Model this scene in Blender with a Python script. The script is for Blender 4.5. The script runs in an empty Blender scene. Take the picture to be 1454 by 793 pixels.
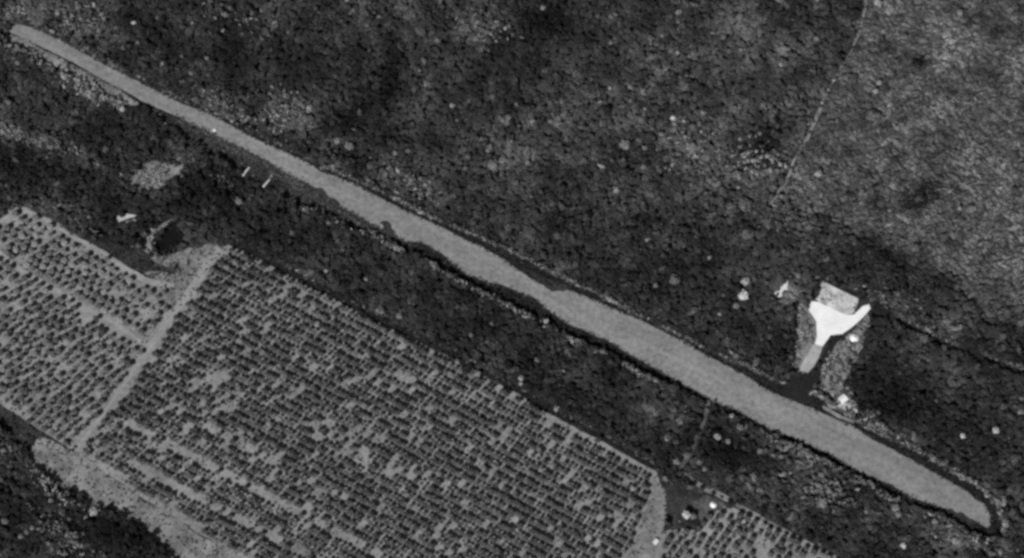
import bpy, math, random
import numpy as np
from mathutils import Vector, Matrix
from mathutils.geometry import tessellate_polygon

rng = np.random.default_rng(11)
random.seed(11)
scene = bpy.context.scene
COL = scene.collection
PI = math.pi

# ------------------------------------------------------------------ camera
W0, H0 = 1454.0, 793.0
HFOV = math.radians(30.0)
DIST = 1900.0
TILT = math.radians(20.0)          # off the vertical, looking a little north (+Y)
cd = bpy.data.cameras.new("survey_camera")
cam = bpy.data.objects.new("survey_camera", cd)
COL.objects.link(cam)
cam.location = (0, -DIST * math.sin(TILT), DIST * math.cos(TILT))
cam.rotation_euler = (TILT, 0, 0)
cd.sensor_fit = 'HORIZONTAL'
cd.angle = HFOV
cd.clip_start = 1.0
cd.clip_end = 60000.0
scene.camera = cam
CP = np.array(cam.location)
TH = math.tan(HFOV / 2)
ASP = 558.0 / 1024.0


def G(x, y, z=0.0):
    """photo pixel -> point on the level plane at height z (arrays welcome)"""
    x = np.asarray(x, float); y = np.asarray(y, float)
    u = (x / W0 - .5) * 2 * TH
    v = -(y / H0 - .5) * 2 * TH * ASP
    ct, st = math.cos(TILT), math.sin(TILT)
    dx = u
    dy = v * ct + st
    dz = v * st - ct
    t = (z - CP[2]) / dz
    return CP[0] + t * dx, CP[1] + t * dy


def S(y):
    """metres per photo pixel near row y"""
    return (G(1, y)[0] - G(0, y)[0])


# ------------------------------------------------------------------ materials
def new_mat(name):
    m = bpy.data.materials.new(name)
    m.use_nodes = True
    nt = m.node_tree
    b = nt.nodes["Principled BSDF"]
    b.inputs["Roughness"].default_value = .85
    b.inputs["Specular IOR Level"].default_value = .15
    return m, nt, b


def noise_node(nt, scale, detail, rough=.6, w=0.0):
    tc = nt.nodes.get("TC") or nt.nodes.new("ShaderNodeTexCoord")
    tc.name = "TC"
    n = nt.nodes.new("ShaderNodeTexNoise")
    n.inputs["Scale"].default_value = scale
    n.inputs["Detail"].default_value = detail
    n.inputs["Roughness"].default_value = rough
    if w:
        mp = nt.nodes.new("ShaderNodeMapping")
        mp.inputs["Location"].default_value = (w, w * .7, 0)
        nt.links.new(tc.outputs["Object"], mp.inputs["Vector"])
        nt.links.new(mp.outputs["Vector"], n.inputs["Vector"])
    else:
        nt.links.new(tc.outputs["Object"], n.inputs["Vector"])
    return n


def math_node(nt, op, a, b):
    n = nt.nodes.new("ShaderNodeMath"); n.operation = op
    for i, v in enumerate((a, b)):
        if hasattr(v, "is_linked") or hasattr(v, "links"):
            nt.links.new(v, n.inputs[i])
        else:
            n.inputs[i].default_value = v
    return n.outputs[0]


def ground_mat(name, base, spread=.25, coarse=.02, fine=.35, seed=1.0, bump=.0, grain=.5):
    """grey soil or turf: wide mottling plus fine tufts"""
    m, nt, b = new_mat(name)
    n1 = noise_node(nt, coarse, 5, .65, seed * 37)
    n2 = noise_node(nt, fine, 4, .7, seed * 91)
    s1 = math_node(nt, 'SUBTRACT', n1.outputs["Fac"], .5)
    s2 = math_node(nt, 'SUBTRACT', n2.outputs["Fac"], .5)
    k1 = math_node(nt, 'MULTIPLY', s1, base * spread * 4)
    k2 = math_node(nt, 'MULTIPLY', s2, base * grain * 2)
    a = math_node(nt, 'ADD', k1, k2)
    a = math_node(nt, 'ADD', a, base)
    a = math_node(nt, 'MAXIMUM', a, base * .25)
    cc = nt.nodes.new("ShaderNodeCombineColor")
    for i in range(3):
        nt.links.new(a, cc.inputs[i])
    nt.links.new(cc.outputs[0], b.inputs["Base Color"])
    if bump:
        bp = nt.nodes.new("ShaderNodeBump")
        bp.inputs["Distance"].default_value = bump
        bp.inputs["Strength"].default_value = 1
        nt.links.new(n2.outputs["Fac"], bp.inputs["Height"])
        nt.links.new(bp.outputs["Normal"], b.inputs["Normal"])
    return m


def tone_mat(name, gain=1.0, spec=.1, rough=.7, vary=0.0):
    """leaf colour held by the plant itself: grey tone stored per leaf clump"""
    m, nt, b = new_mat(name)
    b.inputs["Roughness"].default_value = rough
    b.inputs["Specular IOR Level"].default_value = spec
    at = nt.nodes.new("ShaderNodeAttribute"); at.attribute_name = "tone"
    v = math_node(nt, 'MULTIPLY', at.outputs["Fac"], gain)
    if vary:
        oi = nt.nodes.new("ShaderNodeObjectInfo")
        k = math_node(nt, 'MULTIPLY', oi.outputs["Random"], vary)
        k = math_node(nt, 'ADD', k, 1 - vary * .5)
        v = math_node(nt, 'MULTIPLY', v, k)
    cc = nt.nodes.new("ShaderNodeCombineColor")
    for i in range(3):
        nt.links.new(v, cc.inputs[i])
    nt.links.new(cc.outputs[0], b.inputs["Base Color"])
    return m


def flat_mat(name, base, spread=.15, fine=2.0, rough=.8):
    return ground_mat(name, base, spread, .3, fine, hash(name) % 17 if False else len(name), 0, .2)


# ------------------------------------------------------------------ tags
def tag(o, label=None, cat=None, group=None, kind=None):
    if label: o["label"] = label
    if cat: o["category"] = cat
    if group: o["group"] = group
    if kind: o["kind"] = kind
    return o


def mesh_obj(name, verts, faces, mat, parent=None, smooth=False):
    me = bpy.data.meshes.new(name)
    me.from_pydata([tuple(v) for v in verts], [], [tuple(f) for f in faces])
    me.update()
    if mat: me.materials.append(mat)
    if smooth:
        for p in me.polygons: p.use_smooth = True
    o = bpy.data.objects.new(name, me)
    COL.objects.link(o)
    if parent: o.parent = parent
    return o


def empty(name, loc, rz=0.0, sc=1.0):
    o = bpy.data.objects.new(name, None)
    COL.objects.link(o)
    o.location = loc; o.rotation_euler = (0, 0, rz); o.scale = (sc, sc, sc)
    o.empty_display_size = 1
    return o


# ------------------------------------------------------------------ outlines read off the photograph
def resample(pts, step, closed=True):
    pts = np.array(pts, float)
    if closed: pts = np.vstack([pts, pts[:1]])
    out = []
    for a, b in zip(pts[:-1], pts[1:]):
        n = max(1, int(np.hypot(*(b - a)) / step))
        for k in range(n): out.append(a + (b - a) * k / n)
    if not closed: out.append(pts[-1])
    return np.array(out)


def ragged(pts, amp=1.0, step=3.0, closed=True):
    p = resample(pts, step, closed)
    n = len(p)
    j = np.zeros((n, 2))
    for per, w in ((3, .55), (8, 1.0)):
        m = max(3, n // per)
        r = rng.normal(0, 1, (m + 1, 2)); r[-1] = r[0]
        xs = np.linspace(0, m, n, endpoint=False)
        i = xs.astype(int); f = (xs - i)[:, None]; f = f * f * (3 - 2 * f)
        j += w * (r[i] * (1 - f) + r[np.minimum(i + 1, m)] * f)
    return p + j * amp * .7


def ribbon(line, width):
    """polygon round a polyline; width a number or one per point (pixels)"""
    p = np.array(line, float)
    w = np.full(len(p), width, float) if np.isscalar(width) else np.array(width, float)
    d = np.gradient(p, axis=0)
    d /= np.linalg.norm(d, axis=1)[:, None] + 1e-9
    nrm = np.stack([-d[:, 1], d[:, 0]], 1)
    return np.vstack([p + nrm * w[:, None] / 2, (p - nrm * w[:, None] / 2)[::-1]])


def sheet(name, poly, z, mat, amp=1.0, step=3.0, kind='structure'):
    p = ragged(poly, amp, step)
    X, Y = G(p[:, 0], p[:, 1], z)
    vs = [Vector((a, b, z)) for a, b in zip(X, Y)]
    tris = tessellate_polygon([vs])
    o = mesh_obj(name, vs, tris, mat)
    for f in o.data.polygons:
        if f.normal.z < 0: f.flip()
    tag(o, kind=kind)
    return o


# rasters in photo-pixel space, with a margin all round
MG = 90
RW, RH = int(W0) + 2 * MG, int(H0) + 2 * MG
yy, xx = np.mgrid[0:RH, 0:RW]
PX, PY = xx - MG + .0, yy - MG + .0


def inside(poly, x, y):
    poly = np.asarray(poly, float)
    r = np.zeros(np.shape(x), bool)
    j = len(poly) - 1
    for i in range(len(poly)):
        xi, yi = poly[i]; xj, yj = poly[j]
        if yi != yj:
            r ^= ((yi > y) != (yj > y)) & (x < (xj - xi) * (y - yi) / (yj - yi) + xi)
        j = i
    return r


def mask(poly):
    poly = np.asarray(poly, float)
    m = np.zeros((RH, RW), bool)
    x0 = int(max(0, poly[:, 0].min() + MG - 2)); x1 = int(min(RW, poly[:, 0].max() + MG + 3))
    y0 = int(max(0, poly[:, 1].min() + MG - 2)); y1 = int(min(RH, poly[:, 1].max() + MG + 3))
    if x1 > x0 and y1 > y0:
        m[y0:y1, x0:x1] = inside(poly, PX[y0:y1, x0:x1], PY[y0:y1, x0:x1])
    return m


def look(m, x, y):
    xi = np.clip(np.round(np.asarray(x) + MG).astype(int), 0, RW - 1)
    yi = np.clip(np.round(np.asarray(y) + MG).astype(int), 0, RH - 1)
    return m[yi, xi]


def vnoise(cell, seed):
    r = np.random.default_rng(seed)
    gw, gh = int(RW / cell) + 3, int(RH / cell) + 3
    g = r.random((gh, gw))
    fx, fy = xx / cell, yy / cell
    ix, iy = fx.astype(int), fy.astype(int)
    tx, ty = fx - ix, fy - iy
    tx = tx * tx * (3 - 2 * tx); ty = ty * ty * (3 - 2 * ty)
    return ((g[iy, ix] * (1 - tx) + g[iy, ix + 1] * tx) * (1 - ty)
            + (g[iy + 1, ix] * (1 - tx) + g[iy + 1, ix + 1] * tx) * ty)


def blob(cx, cy, rx, ry, deg=0.0, p=2):
    a = math.radians(deg)
    dx, dy = PX - cx, PY - cy
    u = dx * math.cos(a) + dy * math.sin(a)
    v = -dx * math.sin(a) + dy * math.cos(a)
    return np.exp(-((u / rx) ** 2 + (v / ry) ** 2) ** p)


# --- the airstrip
STRIP_TOP = [(10, 42), (14, 37), (22, 33), (30, 33), (45, 38), (100, 65), (150, 92), (200, 117), (250, 143), (300, 163), (364, 197), (414, 220), (464, 245),
             (507, 264), (564, 291), (630, 321), (680, 347), (715, 366), (735, 381), (761, 396), (788, 407), (808, 409), (861, 432),
             (928, 460), (994, 497), (1054, 528), (1090, 552), (1123, 566), (1157, 579), (1207, 601), (1240, 621), (1273, 639),
             (1306, 657), (1340, 676), (1373, 696), (1398, 714), (1406, 732), (1405, 750)]
STRIP_BOT = [(1390, 746), (1373, 739), (1350, 727), (1306, 714), (1263, 692), (1223, 672), (1173, 644), (1123, 622), (1092, 611),
             (1048, 584), (1014, 571), (988, 557), (941, 531), (894, 507), (861, 487), (811, 465), (778, 444), (758, 427), (728, 415),
             (697, 405), (664, 394), (630, 367), (597, 347), (570, 344), (550, 330), (524, 317), (497, 301), (454, 279), (421, 255),
             (390, 236), (364, 221), (300, 190), (250, 165), (200, 143), (150, 115), (100, 88), (50, 64), (16, 47)]
STRIP_TOP = [(x, y + (2.6 if 540 < x < 1400 else 0)) for x, y in STRIP_TOP]
STRIP_BOT = [(x + (1.0 if 570 < x < 900 else 0), y - (2.2 if 570 < x < 900 else 0)) for x, y in STRIP_BOT]
STRIP_BOT = [(x, y - (2 if 1240 < x < 1395 else .5)) for x, y in STRIP_BOT]
STRIP = STRIP_TOP + STRIP_BOT
MARGIN_TOP = [(300, 155), (364, 192), (414, 214), (464, 239), (520, 264), (550, 279), (597, 304), (647, 325), (728, 360), (778, 387), (861, 426),
              (911, 453), (961, 476), (1011, 501), (1061, 523), (1090, 536), (1113, 549), (1153, 560), (1200, 590), (1233, 610), (1273, 630),
              (1316, 650), (1356, 674), (1392, 695), (1414, 714), (1424, 745), (1419, 763)]
MARGIN_BOT = [(1400, 766), (1373, 754), (1340, 734), (1296, 719), (1223, 679), (1170, 651), (1120, 628), (1092, 616), (1040, 590), (988, 566), (934, 538),
              (914, 530), (861, 499), (811, 478), (761, 451), (728, 435), (680, 411), (647, 393), (614, 373), (564, 350), (530, 334),
              (494, 324), (464, 305), (420, 290), (370, 262), (290, 213), (240, 180), (200, 148), (120, 105), (12, 47)]
MARGIN_TOP = [(x, y - (1.5 if 500 < x < 1410 else 0)) for x, y in MARGIN_TOP]
MARGIN = [(15, 33), (28, 32), (100, 62), (200, 114)] + MARGIN_TOP + MARGIN_BOT
PALE_STRIP = [(13, 48), (40, 57), (100, 90), (150, 117), (198, 147), (190, 156), (150, 136), (110, 112), (70, 92), (30, 68), (10, 58)]
PALE_TAIL = [(200, 148), (232, 172), (252, 186), (245, 194), (220, 180), (195, 160)]

# --- the plantation
BLK_A = [(-80, 300), (0, 318), (20, 301), (45, 305), (67, 318), (110, 345), (153, 368), (178, 388), (213, 407), (247, 412), (235, 440), (200, 480),
         (160, 453), (117, 430), (67, 402), (33, 382), (0, 356), (-80, 310)]
BLK_B = [(-80, 325), (0, 366), (33, 391), (67, 412), (117, 439), (160, 462), (200, 490), (200, 506), (155, 572), (126, 606), (100, 628), (90, 630), (0, 571), (-80, 520)]
BLK_C = [(325, 352), (364, 371), (444, 414), (547, 468), (630, 508), (670, 532), (728, 561), (781, 593), (861, 636), (926, 674), (922, 700), (912, 730),
         (900, 765), (880, 793), (865, 880), (480, 880), (337, 793), (300, 764), (233, 721), (180, 688), (114, 640), (165, 575), (212, 505), (252, 447), (310, 368)]
BLK_D = [(955, 755), (985, 752), (1003, 735), (1030, 722), (1090, 748), (1157, 780), (1187, 795), (1330, 880), (880, 880), (935, 793)]
PLANT_ALL = [(-85, 298), (0, 312), (20, 292), (40, 296), (70, 310), (112, 336), (155, 359), (182, 378), (213, 396), (245, 400), (262, 372), (290, 352), (325, 347),
             (364, 366), (444, 409), (547, 463), (630, 503), (670, 527), (728, 556), (781, 588), (861, 631), (931, 670), (946, 700), (946, 735), (941, 757),
             (960, 748), (985, 745), (1003, 729), (1030, 717), (1090, 741), (1157, 776), (1190, 792), (1340, 883), (230, 883), (337, 797), (300, 768), (233, 726),
             (180, 693), (108, 642), (88, 632), (0, 574), (-85, 525)]
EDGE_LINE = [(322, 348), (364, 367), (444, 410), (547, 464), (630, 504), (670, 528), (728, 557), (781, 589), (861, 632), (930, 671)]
EDGE_GRASS_SHADE = [(p[0] + 4, p[1] - 6) for p in EDGE_LINE]
TRACK_N = [(312, 352), (290, 385), (262, 424), (243, 450), (206, 504), (160, 570), (133, 606), (108, 638)]
TRACK_W = [(-80, 318), (0, 361), (33, 387), (67, 407), (117, 434), (160, 457), (200, 486)]
TRACK_TOP = [(-40, 330), (0, 314), (20, 296), (40, 300), (67, 313), (110, 340), (153, 363), (180, 383), (213, 401), (247, 406)]
TRACK_SE = [(968, 673), (1000, 693), (1040, 713), (1092, 743), (1157, 777), (1190, 795), (1290, 850)]
BARE_N = [(252, 365), (275, 350), (305, 346), (320, 352), (304, 374), (270, 422), (247, 448), (228, 430), (240, 412), (225, 400), (200, 388), (216, 384), (245, 388)]
BARE_SE = [(926, 676), (938, 690), (946, 702), (946, 735), (938, 765), (928, 800), (920, 880), (862, 880), (885, 795), (902, 768), (914, 732), (924, 702)]
BARE_SW = [(38, 645), (60, 622), (90, 634), (110, 644), (180, 693), (233, 726), (300, 768), (345, 803), (440, 880), (330, 880), (262, 810), (243, 796), (225, 772), (190, 746), (170, 729),
           (155, 722), (135, 733), (112, 702), (85, 698), (72, 680), (45, 664)]
GRASS_SW = [(-85, 527), (0, 575), (90, 632), (60, 624), (40, 644), (20, 625), (0, 606), (-85, 560)]
STREAK = [(500, 652), (512, 654), (528, 667), (524, 674), (512, 666)]

# --- the clearing north of the strip
ROAD = [(1157, 486), (1155, 490), (1146, 504), (1139, 516), (1134, 528), (1147, 530), (1155, 520), (1160, 511), (1166, 497), (1172, 484), (1173, 484)]
YARD = [(1152, 428), (1148, 441), (1159, 457), (1160, 478), (1157, 489), (1168, 492), (1173, 484), (1179, 476), (1196, 475),
        (1212, 463), (1225, 451), (1236, 438), (1234, 433), (1225, 435), (1213, 447), (1201, 448), (1162, 429)]
PLOT = [(1168, 400), (1220, 425), (1211, 446), (1201, 448), (1162, 429), (1159, 425)]
SCRUB_E = [(1196, 478), (1212, 466), (1234, 446), (1238, 455), (1228, 478), (1226, 500), (1212, 522), (1196, 550), (1222, 582), (1215, 596), (1200, 590), (1155, 560),
           (1160, 545), (1175, 505), (1185, 490)]
SCRUB_W = [(1128, 432), (1152, 430), (1158, 445), (1168, 460), (1168, 480), (1156, 502), (1138, 528), (1124, 515), (1128, 480)]
DARK_ROAD = [(1201, 482), (1191, 480), (1184, 484), (1177, 497), (1171, 511), (1163, 527), (1152, 548)]
DARK_ROAD_W = [(1131, 522), (1124, 538), (1114, 556)]
ROAD_MOUTH = [(1110, 548), (1130, 535), (1150, 528), (1158, 562), (1140, 574), (1118, 566)]
DITCH_N = [(1164, 397), (1180, 402), (1200, 413), (1222, 424)]
DITCH_W = [(1166, 396), (1159, 408), (1153, 425)]
TRAIL = [(1238, 440), (1275, 455), (1310, 470), (1340, 487), (1400, 508), (1454, 528), (1540, 560)]
PATH_NE = [(1236, -30), (1228, 10), (1222, 40), (1207, 75), (1195, 95), (1175, 130), (1160, 165), (1145, 195), (1130, 225), (1115, 258), (1092, 292)]
DARK_SE = [(945, 688), (975, 690), (1010, 706), (1034, 718), (1003, 736), (985, 750), (955, 755), (945, 735)]
SCRUB_SE = [(985, 712), (1005, 702), (1030, 716), (1008, 732), (994, 742), (990, 728)]
GULLY_PALE = [(1006, 568), (998, 600), (982, 640), (964, 672)]
GULLY_SE = [(1010, 568), (1003, 600), (988, 640), (970, 672)]
EARTH_NW = [(1112, 402), (1120, 399), (1124, 408), (1116, 418), (1104, 424), (1099, 416), (1108, 412)]
PATCH_NW = [(176, 259), (190, 244), (206, 230), (226, 228), (246, 234), (262, 232), (256, 246), (240, 258), (224, 274), (206, 270), (190, 264)]
SAND_BANK = [(161, 322), (166, 308), (180, 303), (194, 305), (198, 311), (186, 318), (172, 322), (163, 329)]
SAND_CORE = [(170, 315), (178, 312), (188, 309), (192, 311), (184, 314), (174, 317)]
POND = [(240, 318), (252, 310), (258, 325), (262, 336), (264, 346), (252, 352), (240, 360), (226, 364), (220, 352), (212, 346), (226, 335)]
POND_BANK = [(200, 350), (206, 335), (222, 322), (240, 310), (252, 308), (246, 316), (236, 322), (222, 336), (212, 348), (218, 356), (226, 366), (240, 362), (250, 356),
             (268, 350), (276, 352), (262, 372), (244, 380), (230, 374), (214, 366)]
WEDGE = [(120, 340), (150, 345), (205, 362), (240, 378), (250, 392), (240, 400), (212, 396), (180, 378), (155, 360)]
SCRUB_NE = [(1228, 30), (1215, 75), (1195, 105), (1178, 140), (1160, 180), (1130, 240), (1105, 290), (1180, 300), (1230, 330), (1330, 380), (1400, 420), (1545, 470), (1545, -90), (1232, -90)]
LINE_NW = [(60, 284), (95, 304), (135, 330)]

# ------------------------------------------------------------------ ground and sheets
M_floor = ground_mat("forest_floor", .03, .35, .03, .4, 1)
M_strip = ground_mat("mown_airstrip_turf", .198, .2, .035, .22, 2, grain=.8)
nt_ = M_strip.node_tree
def _streaks(nt):
    b = nt.nodes["Principled BSDF"]
    src = b.inputs["Base Color"].links[0].from_socket
    tc = nt.nodes["TC"]
    mp = nt.nodes.new("ShaderNodeMapping"); mp.vector_type = 'TEXTURE'
    mp.inputs["Rotation"].default_value = (0, 0, math.radians(-28))
    mp.inputs["Scale"].default_value = (90, 7, 1)
    n = nt.nodes.new("ShaderNodeTexNoise"); n.inputs["Scale"].default_value = 1; n.inputs["Detail"].default_value = 4; n.inputs["Roughness"].default_value = .6
    nt.links.new(tc.outputs["Object"], mp.inputs[0]); nt.links.new(mp.outputs[0], n.inputs["Vector"])
    k = math_node(nt, 'ADD', math_node(nt, 'MULTIPLY', n.outputs["Fac"], .9), .55)
    mx = nt.nodes.new("ShaderNodeVectorMath"); mx.operation = 'SCALE'
    nt.links.new(src, mx.inputs[0]); nt.links.new(k, mx.inputs["Scale"])
    nt.links.new(mx.outputs[0], b.inputs["Base Color"])
_streaks(nt_)
M_verge = ground_mat("dark_grass_and_shade", .015, .3, .05, .3, 3)
M_worn = ground_mat("thin_worn_turf", .08, .6, .08, .25, 15, grain=.8)
M_rank = ground_mat("rank_grey_grass", .032, .9, .05, .2, 14, grain=1.2)
M_plant = ground_mat("plantation_soil", .21, .42, .025, .2, 4, grain=.8)
M_track = ground_mat("pale_dirt_track", .25, .22, .06, .25, 5, grain=.6)
M_bare = ground_mat("bare_dry_earth", .175, .6, .05, .2, 6, grain=.8)
M_yard = ground_mat("white_coral_yard", .76, .12, .07, .3, 7, grain=.15)
M_plot = ground_mat("dry_yard_grass", .44, .7, .07, .5, 8, grain=.5)
M_scrub = ground_mat("scrubby_soil", .17, .6, .09, .25, 9, grain=.9)
M_sand = ground_mat("pale_sand", .42, .2, .1, .5, 10, grain=.4)
M_earthb = ground_mat("bright_bare_earth", .6, .12, .1, .5, 11, grain=.3)
M_road = ground_mat("worn_access_road", .33, .3, .1, .5, 12, grain=.4)
M_ne = ground_mat("dry_rough_grassland", .065, .3, .03, .25, 13, grain=.6)

R = 16000.0
gv = [(-R, -R, 0), (R, -R, 0), (R, R, 0), (-R, R, 0)]
tag(mesh_obj("ground", gv, [(0, 1, 2, 3)], M_floor), kind='structure')

Z = [0.05]
def lay(name, poly, mat, amp=1.0, step=3.0):
    Z[0] += .03
    return sheet(name, poly, Z[0], mat, amp, step)

lay("rough_grassland", SCRUB_NE, M_ne, 3, 6)
lay("grass_verge_and_shade", MARGIN, M_verge, .8)
RANK = [p for p in STRIP_BOT if 205 < p[0] < 540][::-1]
RANK = RANK + [p for p in MARGIN_BOT if 195 < p[0] < 500]
lay("grass_verge_and_shade", RANK, M_rank, 1.5)
lay("plantation_ground", PLANT_ALL, M_plant, 1.0)
lay("grass_verge_and_shade", ribbon(EDGE_GRASS_SHADE, 11), M_verge, .8)  # outer palm row's shadow painted into a dark grass strip
lay("grass_verge_and_shade", GRASS_SW, M_rank, .8)
lay("grass_verge_and_shade", WEDGE, M_rank, 1.5)
lay("bare_ground", BARE_SW, M_bare, 2.5)
lay("bare_ground", BARE_N, M_bare, 2.0)
lay("bare_ground", BARE_SE, M_bare, 1.2)
lay("dirt_track", ribbon(TRACK_W, [8, 8, 8, 8, 8, 7, 6]), M_track, .7)
lay("dirt_track", ribbon(TRACK_N, [12, 12, 11, 9, 7, 5, 4.5, 5]), M_track, .6)
lay("dirt_track", ribbon(TRACK_TOP, [10, 10, 9, 5, 6, 5, 6, 8, 9, 6]), M_track, .8)
lay("dirt_track", ribbon(TRACK_SE, [7, 8, 8, 6, 5, 5, 5]), M_bare, .9)
lay("bare_ground", STREAK, M_track, .5, 2)
lay("airstrip", STRIP, M_strip, 1.0, 3)
lay("worn_turf", ribbon([(280, 184), (330, 209), (380, 236), (425, 264), (470, 290), (520, 320), (560, 338)], [3, 7, 8, 11, 9, 6, 3]), M_worn, 2.0, 3)
lay("bare_ground", PALE_STRIP, M_bare, 1.2)
lay("bare_ground", PALE_TAIL, M_scrub, 1.2)
for st in ([(536, 316), (548, 317), (556, 322), (562, 330), (560, 338), (574, 344), (590, 347), (604, 354), (590, 352), (566, 348), (548, 336)],
           [(424, 258), (438, 262), (452, 270), (470, 282), (486, 290), (470, 296), (448, 284), (430, 272)],
           [(742, 378), (768, 392), (800, 404), (812, 412), (786, 411), (760, 400)], [(1345, 722), (1366, 728), (1392, 742), (1380, 750), (1358, 738)]):
    lay("grass_verge_and_shade", st, M_rank, 2.5, 2)
lay("scrub_ground", SCRUB_E, M_scrub, 4, 3)
lay("scrub_ground", SCRUB_W, M_scrub, 4, 3)
lay("grass_verge_and_shade", DARK_SE, M_rank, 2.5)
lay("scrub_ground", SCRUB_SE, M_worn, 2.5)
lay("dirt_track", ribbon(GULLY_PALE, [6, 5, 5, 8]), M_worn, 1.5)
lay("grass_verge_and_shade", ROAD_MOUTH, M_verge, 2.0)
lay("grass_verge_and_shade", ribbon(DITCH_N, 7), M_verge, .4, 2)
lay("grass_verge_and_shade", ribbon(DITCH_W, 7), M_verge, .4, 2)
lay("grass_plot", PLOT, M_plot, .5, 2)
lay("access_road", ROAD, M_road, .8, 2)
lay("yard", YARD, M_yard, .35, 2)
lay("grass_verge_and_shade", ribbon(DARK_ROAD, [4, 7, 9, 10, 10, 10, 11]), M_verge, .35, 2)
lay("grass_verge_and_shade", ribbon(DARK_ROAD_W, [5, 7, 8]), M_verge, .6, 2)
lay("grass_verge_and_shade", ribbon(TRAIL, [6, 13, 15, 14, 12, 10, 9]), M_verge, .6)
lay("footpath", ribbon(PATH_NE, 4.5), M_bare, 1.2)
lay("bare_ground", EARTH_NW, M_earthb, .8, 2)
lay("scrub_ground", PATCH_NW, M_scrub, 2.5, 2)
lay("sand_bank", SAND_BANK, M_sand, .9, 2)
lay("grass_verge_and_shade", SAND_CORE, M_rank, .5, 2)
lay("pond_bank", POND_BANK, M_scrub, 2.5, 2)
lay("bare_ground", [(1186, 572), (1192, 562), (1200, 558), (1204, 570), (1216, 580), (1220, 586), (1206, 588), (1194, 580)], M_sand, .8, 2)
lay("bare_ground", [(1168, 575), (1190, 588), (1214, 598), (1212, 602), (1190, 594), (1168, 580)], M_bare, .5, 2)
mw, nt, b = new_mat("still_dark_water")
b.inputs["Base Color"].default_value = (.008, .008, .008, 1); b.inputs["Roughness"].default_value = .15
b.inputs["Specular IOR Level"].default_value = .3
lay("pond", POND, mw, 2.2, 2)

# ------------------------------------------------------------------ plant shapes
def leaf_crown(n, seed, flat=.7, size=(.2, .4), inner=.75, low=-.15, lobes=5):
    """unit crown of n crumpled leaf clumps spread through a lobed dome: (verts n*4x3, shade n)"""
    r = np.random.default_rng(seed)
    lc = r.normal(0, 1, (lobes, 3)); lc /= np.linalg.norm(lc, axis=1)[:, None]; lc[:, 2] = np.abs(lc[:, 2]) * .6
    la = r.uniform(.72, 1.12, lobes)
    u = r.normal(0, 1, (n * 3, 3)); u /= np.linalg.norm(u, axis=1)[:, None]
    u = u[u[:, 2] > low][:n]
    n = len(u)
    near = np.argmax(u @ lc.T, axis=1)
    rad = la[near] * r.uniform(inner, 1.05, n) * (.82 + .18 * np.max(u @ lc.T, axis=1))
    c = u * rad[:, None]
    c[:, 2] *= flat
    nr = u * np.array([1, 1, 1.3]) + r.normal(0, .55, (n, 3)); nr /= np.linalg.norm(nr, axis=1)[:, None]
    t = np.cross(nr, r.normal(0, 1, (n, 3))); t /= np.linalg.norm(t, axis=1)[:, None]
    bt = np.cross(nr, t)
    s = r.uniform(size[0], size[1], n)
    v = np.zeros((n, 4, 3))
    for k, (a, b_) in enumerate(((-1, -1), (1, -1), (1, 1), (-1, 1))):
        ja = a * s * r.uniform(.55, 1.1, n); jb = b_ * s * r.uniform(.55, 1.1, n)
        v[:, k] = c + t * ja[:, None] + bt * jb[:, None] + nr * (s * r.normal(0, .18, n))[:, None]
    return v, r.lognormal(0, .15, n)


def palm_shape(seed, fronds=11):
    """unit palm: crown of arching fronds (quads), centre at z=0"""
    r = np.random.default_rng(seed)
    q = []; sh = []
    for k in range(fronds):
        a = 2 * PI * k / fronds + r.normal(0, .14)
        up = r.uniform(.15, .75) if k % 3 else r.uniform(.7, 1.1)
        L = r.uniform(.85, 1.1)
        pts = []
        for i in range(5):
            t = i / 4
            pts.append((L * t * (1 - .12 * t), L * (up * t - (up + .45) * t * t * .85)))
        wd = [.06, .26, .3, .22, .04]
        ca, sa = math.cos(a), math.sin(a)
        for i in range(4):
            for side in (-1, 1):
                quad = []
                for (ii, inner) in ((i, True), (i, False), (i + 1, False), (i + 1, True)):
                    x, z = pts[ii]
                    w = 0 if inner else wd[ii] * side
                    zz = z - (0 if inner else wd[ii] * .45)
                    quad.append((x * ca - w * sa, x * sa + w * ca, zz))
                if side < 0: quad = quad[::-1]
                q.append(quad); sh.append(r.lognormal(0, .15))
    return np.array(q), np.array(sh)


def build_quads(name, V, tone, mat, parent=None):
    """V: (n,4,3) loose quads, tone: per quad"""
    n = len(V)
    me = bpy.data.meshes.new(name)
    me.vertices.add(n * 4)
    me.vertices.foreach_set("co", V.reshape(-1).astype(np.float32))
    me.loops.add(n * 4)
    me.loops.foreach_set("vertex_index", np.arange(n * 4, dtype=np.int32))
    me.polygons.add(n)
    me.polygons.foreach_set("loop_start", np.arange(n, dtype=np.int32) * 4)
    me.update(calc_edges=True)
    at = me.attributes.new("tone", 'FLOAT', 'FACE')
    at.data.foreach_set("value", np.asarray(tone, np.float32))
    me.materials.append(mat)
    o = bpy.data.objects.new(name, me)
    COL.objects.link(o)
    if parent: o.parent = parent
    return o


def trunk_quads(x, y, z0, z1, r0, r1):
    """4-sided tapering stems for arrays of plants"""
    n = len(x); q = np.zeros((n, 4, 4, 3))
    cs = [(1, 1), (-1, 1), (-1, -1), (1, -1)]
    for k in range(4):
        a, b_ = cs[k], cs[(k + 1) % 4]
        for j, (c, zz, rr) in enumerate(((a, z0, r0), (b_, z0, r0), (b_, z1, r1), (a, z1, r1))):
            q[:, k, j, 0] = x + c[0] * rr; q[:, k, j, 1] = y + c[1] * rr; q[:, k, j, 2] = zz
    return q.reshape(-1, 4, 3)


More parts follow.
